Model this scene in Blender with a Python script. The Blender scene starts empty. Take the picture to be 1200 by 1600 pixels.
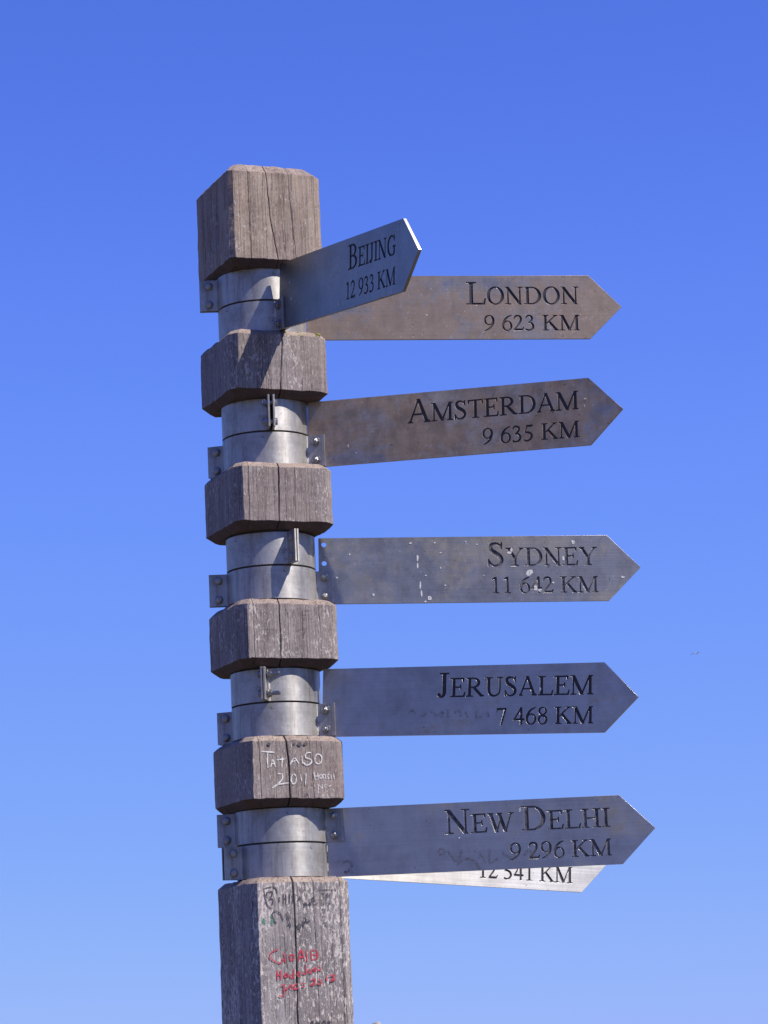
import bpy, bmesh, math, random
from mathutils import Vector, Matrix, Quaternion, noise

# ------------------------------------------------------------------ camera, sky, sun, exposure
scene = bpy.context.scene
COL = scene.collection
EYE = 1.60
cam_d = bpy.data.cameras.new('camera')
cam = bpy.data.objects.new('camera', cam_d)
COL.objects.link(cam)
cam_d.sensor_fit = 'VERTICAL'
cam_d.sensor_height = 36.0
cam_d.lens = 99.0
cam_d.clip_start = 0.05
cam_d.clip_end = 20000.0
PITCH, ROLL = math.radians(10.94067545), math.radians(-2.5693995)
_f = Vector((0, math.cos(PITCH), math.sin(PITCH)))
_u = Vector((0, -math.sin(PITCH), math.cos(PITCH)))
_x = Vector((1, 0, 0))
_X = _x * math.cos(ROLL) + _u * math.sin(ROLL)
_U = _u * math.cos(ROLL) - _x * math.sin(ROLL)
cam.matrix_world = Matrix(((_X.x, _U.x, -_f.x, 0), (_X.y, _U.y, -_f.y, 0), (_X.z, _U.z, -_f.z, EYE), (0, 0, 0, 1)))
scene.camera = cam

SUN_AZ, SUN_EL = math.radians(64.0), math.radians(52.5)   # azimuth from behind the camera towards the right
SUN_DIR = Vector((math.sin(SUN_AZ) * math.cos(SUN_EL), -math.cos(SUN_AZ) * math.cos(SUN_EL), math.sin(SUN_EL)))

world = bpy.data.worlds.new('World')
scene.world = world
world.use_nodes = True
wn, wl = world.node_tree.nodes, world.node_tree.links
wn.clear()
w_out = wn.new('ShaderNodeOutputWorld')
w_bg = wn.new('ShaderNodeBackground')
w_bg.inputs['Strength'].default_value = 0.066
w_sky = wn.new('ShaderNodeTexSky')
w_sky.sky_type = 'NISHITA'
w_sky.sun_disc = False
w_sky.sun_elevation = SUN_EL
w_sky.sun_rotation = math.pi - SUN_AZ
w_sky.altitude = 200.0
w_sky.air_density = 1.0
w_sky.dust_density = 0.0
w_sky.ozone_density = 8.0
# the blue-leaning white balance and soft shoulder of the photograph's camera, one curve for the whole sky
w_in = wn.new('ShaderNodeVectorMath')
w_in.operation = 'SCALE'
w_in.inputs['Scale'].default_value = 0.1
w_cv = wn.new('ShaderNodeRGBCurve')
for ci, pts in enumerate((((0, 0), (0.09, 0.081), (0.155, 0.147), (0.37, 0.246), (0.55, 0.308), (1, 0.42)),
                          ((0, 0), (0.183, 0.178), (0.298, 0.292), (0.56, 0.422), (0.70, 0.488), (1, 0.59)),
                          ((0, 0), (0.20, 0.42), (0.382, 0.755), (0.543, 0.945), (0.68, 0.955), (1, 1.0)))):
    cv = w_cv.mapping.curves[ci]
    cv.points[0].location = pts[0]
    cv.points[1].location = pts[-1]
    for p in pts[1:-1]:
        cv.points.new(*p)
w_cv.mapping.update()
w_out10 = wn.new('ShaderNodeVectorMath')
w_out10.operation = 'SCALE'
w_out10.inputs['Scale'].default_value = 10.0
wl.new(w_sky.outputs[0], w_in.inputs[0])
wl.new(w_in.outputs[0], w_cv.inputs['Color'])
wl.new(w_cv.outputs[0], w_out10.inputs[0])
wl.new(w_out10.outputs[0], w_bg.inputs['Color'])
wl.new(w_bg.outputs[0], w_out.inputs['Surface'])

sun_d = bpy.data.lights.new('sun', 'SUN')
sun_d.energy = 5.0
sun_d.angle = math.radians(0.53)
sun_d.color = (1.0, 0.93, 0.83)
sun = bpy.data.objects.new('sun', sun_d)
COL.objects.link(sun)
sun.rotation_mode = 'QUATERNION'
sun.rotation_quaternion = (-SUN_DIR).to_track_quat('-Z', 'Y')

scene.view_settings.view_transform = 'Standard'
scene.view_settings.look = 'None'
scene.view_settings.gamma = 1.0
scene.view_settings.use_curve_mapping = False
scene.view_settings.exposure = 0.60

# ------------------------------------------------------------------ measured layout (metres)
AX, AY = -0.21730732, 5.23307107          # axis of the post
YAW = math.radians(22.04336671)           # turn of the timber
HALF = 0.1                                # half width of the timber
CV = 0.0175                               # chamfer of the upright edges
CH = 0.0135                               # chamfer of the cut lower ends
CT = 0.0100                               # chamfer of the cut upper ends
RP = 0.0800                               # radius of the round core under the clamps
ZF = [1.6602, 1.4894, 1.3421, 1.2362, 1.0873, 0.9847, 0.829, 0.7277, 0.5747, 0.4696, 0.3177]
ZF = [z + EYE for z in ZF]
SIGN_H, SIGN_L, SIGN_T = 0.1262159, 0.54893063, 0.06258765

GLYPHS = {"A":[722,[[[6,-4],[12,-7],[180,-7],[184,-4],[184,32],[144,34],[138,44],[201,208],[208,211],[476,211],[541,48],[528,33],[502,32],[501,-4],[504,-7],[720,-7],[723,-4],[722,32],[696,33],[670,64],[652,65],[649,68],[406,680],[292,680],[308,640],[88,67],[72,65],[44,33],[7,32]],[[224,263],[336,560],[340,559],[456,264]]]],"B":[667,[[[10,-4],[16,-7],[316,-7],[388,0],[444,14],[496,35],[540,63],[573,96],[595,132],[605,168],[604,204],[592,240],[568,276],[536,306],[494,332],[445,352],[489,380],[520,408],[542,440],[553,472],[555,508],[545,544],[524,579],[495,608],[464,629],[428,646],[388,658],[344,666],[304,669],[11,668],[12,629],[88,628],[108,604],[108,60],[88,34],[12,33]],[[224,43],[222,48],[224,323],[316,323],[352,319],[396,303],[432,280],[451,260],[464,240],[474,216],[478,192],[478,168],[472,144],[461,120],[446,100],[408,69],[360,49],[320,43]],[[224,373],[222,616],[228,619],[320,618],[352,609],[383,592],[401,576],[416,557],[426,536],[432,516],[433,492],[431,472],[423,448],[411,428],[380,398],[340,379],[308,373]]]],"D":[722,[[[9,-4],[12,-7],[328,-7],[388,-1],[444,12],[496,33],[544,60],[588,95],[632,144],[664,196],[685,256],[694,316],[691,380],[675,440],[647,496],[608,547],[564,588],[514,620],[460,645],[400,661],[328,669],[10,668],[9,632],[12,629],[84,628],[103,604],[103,60],[84,34],[10,32]],[[220,43],[219,616],[224,619],[308,619],[348,616],[380,609],[428,589],[469,560],[507,520],[536,472],[557,416],[567,360],[567,300],[556,243],[537,192],[508,144],[472,104],[432,75],[392,56],[352,46],[312,43]]]],"E":[611,[[[6,-4],[12,-7],[576,-6],[577,20],[608,176],[604,179],[572,179],[566,176],[516,51],[512,47],[224,47],[221,52],[221,312],[224,315],[380,315],[384,311],[405,244],[440,243],[443,248],[442,436],[405,436],[384,370],[380,367],[222,368],[221,612],[224,615],[476,615],[480,613],[516,511],[520,508],[552,508],[555,512],[555,664],[552,671],[7,668],[8,629],[84,629],[105,604],[105,60],[84,33],[8,33]]]],"L":[611,[[[6,-4],[12,-7],[572,-7],[577,-4],[577,20],[608,176],[604,179],[572,179],[566,176],[516,51],[512,47],[232,47],[228,48],[220,60],[220,604],[240,628],[316,629],[320,632],[320,668],[7,668],[8,629],[84,629],[106,604],[106,60],[84,33],[8,33]]]],"T":[611,[[[158,-4],[164,-7],[448,-7],[452,-4],[452,32],[384,33],[363,60],[363,612],[368,615],[524,615],[528,613],[567,500],[604,498],[606,504],[600,668],[596,670],[12,670],[5,504],[8,498],[43,500],[84,614],[244,615],[247,612],[247,60],[228,34],[160,33]]]],"I":[333,[[[15,-4],[20,-7],[316,-7],[319,-4],[318,32],[244,34],[224,60],[224,604],[244,628],[316,629],[319,632],[319,664],[316,669],[15,668],[16,630],[88,629],[108,606],[110,600],[110,60],[88,33],[16,33]]]],"H":[722,[[[10,-4],[16,-7],[288,-7],[294,-4],[293,32],[232,33],[209,60],[209,300],[212,305],[512,305],[513,60],[492,33],[428,32],[428,-4],[432,-7],[708,-7],[712,-4],[712,32],[648,33],[627,60],[627,604],[648,629],[708,629],[712,632],[712,668],[428,668],[428,632],[432,629],[492,629],[513,604],[512,359],[210,360],[209,604],[232,629],[292,629],[293,668],[11,668],[12,629],[72,629],[95,604],[95,60],[72,33],[11,32]]]],"J":[389,[[[131,-24],[176,-18],[196,-10],[216,2],[248,37],[274,88],[285,144],[285,604],[304,628],[372,629],[374,632],[372,669],[80,668],[80,632],[84,629],[148,629],[169,604],[167,120],[156,60],[144,45],[128,35],[125,36],[128,68],[120,88],[104,105],[80,114],[54,112],[32,99],[18,76],[15,52],[24,28],[40,11],[104,-19]]]],"K":[722,[[[7,-4],[12,-7],[296,-6],[296,33],[232,33],[209,60],[210,292],[248,293],[284,327],[288,326],[538,44],[538,40],[532,33],[506,32],[505,-4],[508,-7],[732,-7],[735,-4],[734,32],[708,33],[682,64],[664,67],[365,404],[568,595],[604,597],[632,628],[684,629],[687,632],[686,668],[464,669],[464,630],[516,629],[518,624],[284,403],[222,400],[247,372],[247,368],[212,335],[209,340],[209,604],[232,629],[296,630],[297,668],[8,669],[8,630],[72,629],[95,604],[95,60],[72,33],[8,33]]]],"M":[889,[[[9,-4],[12,-7],[244,-7],[247,-4],[246,32],[180,33],[157,60],[157,448],[160,456],[384,-5],[388,-7],[520,-7],[524,-5],[498,52],[696,492],[699,484],[699,60],[680,34],[631,32],[630,-4],[636,-7],[880,-7],[884,-4],[884,32],[836,33],[815,60],[815,604],[836,629],[872,629],[876,632],[876,668],[699,668],[697,640],[464,121],[197,668],[8,669],[8,630],[76,628],[99,580],[99,60],[76,33],[10,32]]]],"N":[722,[[[523,-12],[528,-15],[656,-15],[663,-12],[617,52],[617,604],[640,629],[704,629],[707,632],[706,668],[470,668],[469,632],[472,629],[536,629],[559,604],[559,140],[556,134],[165,668],[6,668],[5,632],[8,629],[54,628],[97,568],[97,60],[76,33],[8,33],[8,-6],[240,-7],[245,-4],[244,33],[176,33],[155,60],[156,490]]]],"O":[722,[[[332,-20],[400,-19],[464,-4],[524,23],[580,63],[625,112],[662,172],[686,236],[697,304],[696,372],[681,440],[655,504],[616,561],[568,609],[512,646],[448,671],[384,682],[316,680],[252,664],[192,636],[140,597],[96,548],[60,489],[37,428],[25,360],[26,292],[40,224],[66,160],[103,104],[150,56],[204,19],[268,-8]],[[360,32],[320,38],[280,55],[244,82],[211,120],[186,164],[166,216],[154,272],[150,332],[154,392],[167,448],[187,500],[212,543],[244,580],[280,607],[320,624],[360,630],[400,625],[440,608],[476,582],[509,544],[535,500],[555,448],[568,392],[572,332],[568,272],[556,216],[536,164],[511,120],[476,80],[440,54],[400,37]]]],"G":[722,[[[375,-24],[436,-27],[512,-17],[568,-2],[624,22],[640,33],[660,33],[663,36],[664,248],[688,277],[728,279],[729,316],[456,317],[456,279],[524,278],[549,248],[549,60],[519,44],[472,33],[428,31],[388,37],[332,55],[288,81],[243,128],[207,188],[187,244],[176,312],[179,384],[195,444],[213,480],[236,516],[264,548],[291,572],[320,590],[360,606],[396,615],[428,618],[456,614],[484,604],[516,587],[548,565],[564,544],[593,488],[600,444],[636,443],[647,680],[644,683],[612,683],[580,608],[549,632],[512,653],[480,666],[440,677],[400,680],[356,679],[312,672],[268,660],[236,645],[204,627],[147,580],[103,528],[74,472],[61,432],[53,392],[49,344],[50,300],[57,252],[67,212],[81,176],[99,140],[124,105],[156,71],[192,41],[228,17],[260,1],[292,-10]]]],"R":[667,[[[7,-4],[12,-7],[296,-6],[296,33],[232,33],[209,60],[209,300],[212,305],[256,303],[560,-7],[700,-7],[707,-4],[687,16],[720,17],[723,20],[688,63],[640,65],[636,68],[394,316],[452,338],[496,364],[533,400],[556,440],[565,484],[558,528],[537,568],[503,604],[472,626],[434,644],[392,658],[348,666],[304,669],[7,668],[8,630],[72,629],[92,608],[95,600],[95,60],[72,33],[8,33]],[[212,355],[209,360],[209,604],[224,619],[312,619],[352,610],[388,590],[408,572],[423,552],[433,532],[440,508],[441,480],[438,456],[429,432],[416,412],[383,380],[340,360],[308,355]]]],"S":[556,[[[39,-20],[77,-20],[104,50],[108,53],[125,32],[144,14],[164,2],[192,-9],[228,-18],[264,-21],[296,-20],[336,-14],[376,-1],[416,21],[448,50],[477,88],[499,136],[505,184],[502,212],[494,240],[467,296],[440,331],[408,359],[316,421],[220,480],[191,512],[176,544],[179,560],[188,579],[200,594],[214,604],[236,614],[264,621],[288,623],[312,620],[348,606],[380,582],[426,500],[432,473],[468,474],[476,682],[444,683],[440,680],[420,626],[416,622],[400,637],[376,653],[320,675],[264,684],[196,679],[164,669],[136,653],[112,632],[90,604],[71,560],[68,520],[79,472],[106,420],[132,388],[160,365],[313,268],[351,240],[369,220],[385,196],[393,176],[396,156],[392,132],[380,104],[364,80],[348,66],[320,50],[292,40],[264,36],[232,37],[188,51],[172,61],[157,76],[92,172],[84,207],[48,207],[45,204]]]],"U":[722,[[[321,-20],[356,-23],[388,-21],[427,-12],[464,2],[500,20],[535,44],[556,64],[578,96],[592,128],[603,164],[619,256],[617,604],[640,629],[704,629],[707,632],[706,668],[470,668],[469,632],[472,629],[536,629],[559,604],[559,348],[562,272],[560,244],[538,152],[526,124],[512,104],[484,81],[444,59],[412,48],[380,43],[348,48],[313,64],[280,87],[255,112],[244,131],[236,156],[220,248],[220,604],[240,628],[312,629],[315,632],[314,668],[11,668],[12,630],[84,629],[106,604],[105,256],[120,164],[140,100],[167,56],[200,27],[228,10],[260,-4]]]],"W":[944,[[[255,-16],[385,-16],[364,52],[460,330],[572,-16],[702,-16],[681,52],[860,594],[872,600],[896,629],[944,630],[945,668],[747,668],[748,630],[796,629],[806,616],[652,149],[648,152],[500,612],[499,616],[512,629],[540,629],[542,632],[541,668],[319,668],[320,629],[350,628],[373,600],[429,424],[336,149],[332,154],[185,624],[188,629],[216,629],[220,632],[220,668],[-4,668],[-4,632],[0,629],[28,629],[52,600],[64,594]]]],"Y":[722,[[[216,-4],[220,-7],[504,-7],[510,-4],[508,33],[440,34],[422,56],[421,260],[424,263],[443,264],[422,296],[420,308],[603,596],[632,598],[660,629],[708,629],[710,632],[708,669],[507,668],[508,629],[557,628],[384,357],[202,628],[224,629],[227,632],[226,668],[-2,668],[-3,632],[0,629],[28,629],[56,597],[88,596],[305,268],[304,56],[284,33],[216,32]]]],"1":[500,[[[122,-4],[128,-7],[400,-7],[406,-4],[404,33],[336,33],[313,60],[312,682],[216,682],[102,600],[108,558],[212,585],[215,580],[215,60],[192,33],[124,33]]]],"2":[500,[[[418,-16],[420,-19],[426,-4],[488,148],[446,148],[400,83],[136,84],[196,147],[259,220],[304,276],[336,324],[364,372],[387,420],[398,460],[402,508],[398,552],[383,596],[360,628],[328,652],[284,672],[228,684],[180,682],[136,670],[92,644],[76,628],[62,608],[49,576],[28,504],[29,492],[34,484],[44,477],[52,476],[60,477],[70,484],[110,564],[128,585],[164,601],[200,606],[224,602],[248,593],[272,579],[289,564],[298,548],[302,528],[301,472],[281,408],[238,324],[202,268],[146,192],[45,76],[40,64],[41,48],[21,-4],[24,-7],[412,-7]]]],"3":[500,[[[177,-20],[224,-18],[268,-8],[320,12],[360,36],[387,64],[407,100],[420,140],[427,184],[426,216],[421,240],[409,268],[393,292],[368,320],[339,344],[308,362],[280,372],[336,424],[355,448],[367,472],[377,504],[380,536],[377,568],[369,596],[348,628],[312,656],[260,676],[212,684],[176,682],[148,675],[120,663],[98,648],[83,632],[71,612],[38,532],[40,520],[48,511],[60,506],[72,508],[84,520],[118,576],[132,594],[152,605],[180,611],[212,608],[244,595],[276,572],[286,552],[290,528],[288,504],[281,484],[267,460],[207,388],[192,378],[156,364],[149,356],[146,344],[152,329],[164,322],[236,312],[262,304],[280,290],[303,264],[324,228],[330,200],[326,156],[313,116],[298,96],[276,78],[248,61],[220,51],[180,48],[124,55],[92,80],[72,85],[60,83],[47,76],[37,64],[33,52],[33,36],[41,20],[49,12],[78,-4],[108,-14]]]],"4":[500,[[[293,-4],[296,-7],[388,-7],[391,-4],[392,158],[476,159],[479,164],[479,236],[476,239],[391,240],[391,672],[394,680],[388,683],[296,683],[293,680],[280,628],[36,241],[8,239],[5,236],[5,192],[0,184],[5,180],[5,164],[8,159],[292,158]],[[108,240],[292,532],[293,240]]]],"5":[500,[[[157,-20],[204,-18],[244,-7],[292,13],[336,42],[366,72],[392,112],[408,152],[415,192],[410,236],[394,280],[366,324],[332,356],[290,380],[236,398],[184,408],[128,404],[124,408],[185,580],[188,583],[404,583],[440,668],[160,669],[156,666],[47,356],[72,342],[144,333],[172,327],[220,308],[252,292],[276,273],[295,248],[309,220],[315,192],[306,148],[284,109],[252,79],[208,54],[176,46],[128,51],[112,55],[84,77],[64,84],[44,80],[31,68],[25,56],[23,40],[29,24],[40,13],[88,-10]]]],"6":[500,[[[233,-20],[272,-20],[308,-15],[344,-3],[380,16],[410,40],[436,69],[458,104],[473,140],[479,168],[483,200],[477,260],[456,316],[440,342],[420,366],[396,388],[373,404],[320,428],[264,437],[228,435],[196,429],[193,432],[217,468],[243,500],[309,564],[356,596],[460,647],[465,656],[465,664],[460,673],[452,679],[440,679],[356,658],[304,640],[252,611],[196,569],[145,520],[111,476],[70,404],[43,336],[34,292],[27,196],[35,148],[54,100],[84,56],[128,18],[179,-8]],[[244,31],[220,39],[196,54],[176,75],[160,98],[146,128],[137,160],[133,192],[134,228],[139,260],[149,292],[164,320],[180,342],[200,361],[220,373],[244,381],[268,382],[296,376],[319,364],[340,347],[360,321],[375,292],[385,260],[390,224],[390,188],[385,152],[375,120],[360,92],[342,68],[320,48],[296,36],[272,30]]]],"7":[500,[[[191,-12],[196,-15],[272,-15],[276,-12],[474,644],[458,648],[456,669],[68,669],[64,670],[60,678],[56,676],[14,496],[16,493],[52,493],[92,585],[370,584]]]],"8":[500,[[[218,-20],[260,-22],[304,-15],[346,0],[384,24],[414,52],[439,88],[453,124],[460,164],[459,196],[453,228],[442,256],[425,284],[405,308],[382,328],[356,345],[323,360],[354,376],[380,396],[402,420],[419,448],[429,476],[433,508],[432,540],[423,572],[397,616],[360,650],[316,673],[264,684],[208,680],[180,671],[156,660],[132,644],[112,626],[94,604],[81,580],[71,552],[66,520],[69,488],[78,456],[94,424],[112,404],[136,383],[172,360],[120,332],[96,313],[77,292],[61,268],[49,244],[40,216],[36,188],[37,152],[45,116],[60,83],[82,52],[111,24],[142,4],[180,-12]],[[232,28],[212,33],[192,44],[176,57],[160,76],[139,120],[131,168],[136,216],[156,262],[186,296],[204,307],[224,314],[276,274],[329,272],[342,252],[352,228],[361,176],[359,144],[352,116],[340,88],[324,65],[304,47],[280,33],[256,27]],[[244,401],[212,427],[194,428],[180,444],[163,484],[158,528],[168,572],[189,608],[204,622],[221,632],[240,638],[260,639],[280,635],[296,628],[313,616],[328,599],[346,560],[351,536],[352,512],[348,488],[341,464],[317,428],[300,414],[284,406],[264,401]]]],"9":[500,[[[42,-16],[56,-17],[180,17],[224,39],[280,77],[334,124],[372,168],[410,228],[439,288],[459,348],[468,436],[468,480],[459,520],[439,568],[410,608],[372,641],[328,666],[288,678],[244,683],[200,679],[156,667],[116,646],[80,616],[52,582],[31,544],[22,516],[15,484],[13,452],[16,420],[23,388],[33,360],[48,332],[69,304],[92,281],[116,262],[144,247],[176,234],[204,228],[236,225],[304,232],[259,168],[225,132],[188,99],[144,68],[37,16],[31,0],[34,-8]],[[228,280],[204,284],[180,296],[159,312],[140,335],[124,364],[114,392],[107,424],[105,460],[108,496],[116,527],[128,556],[144,582],[164,604],[186,620],[212,630],[236,632],[264,628],[288,616],[312,597],[331,572],[347,540],[357,508],[362,472],[362,436],[357,404],[347,372],[334,344],[316,320],[296,301],[276,289],[252,281]]]]}
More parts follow.
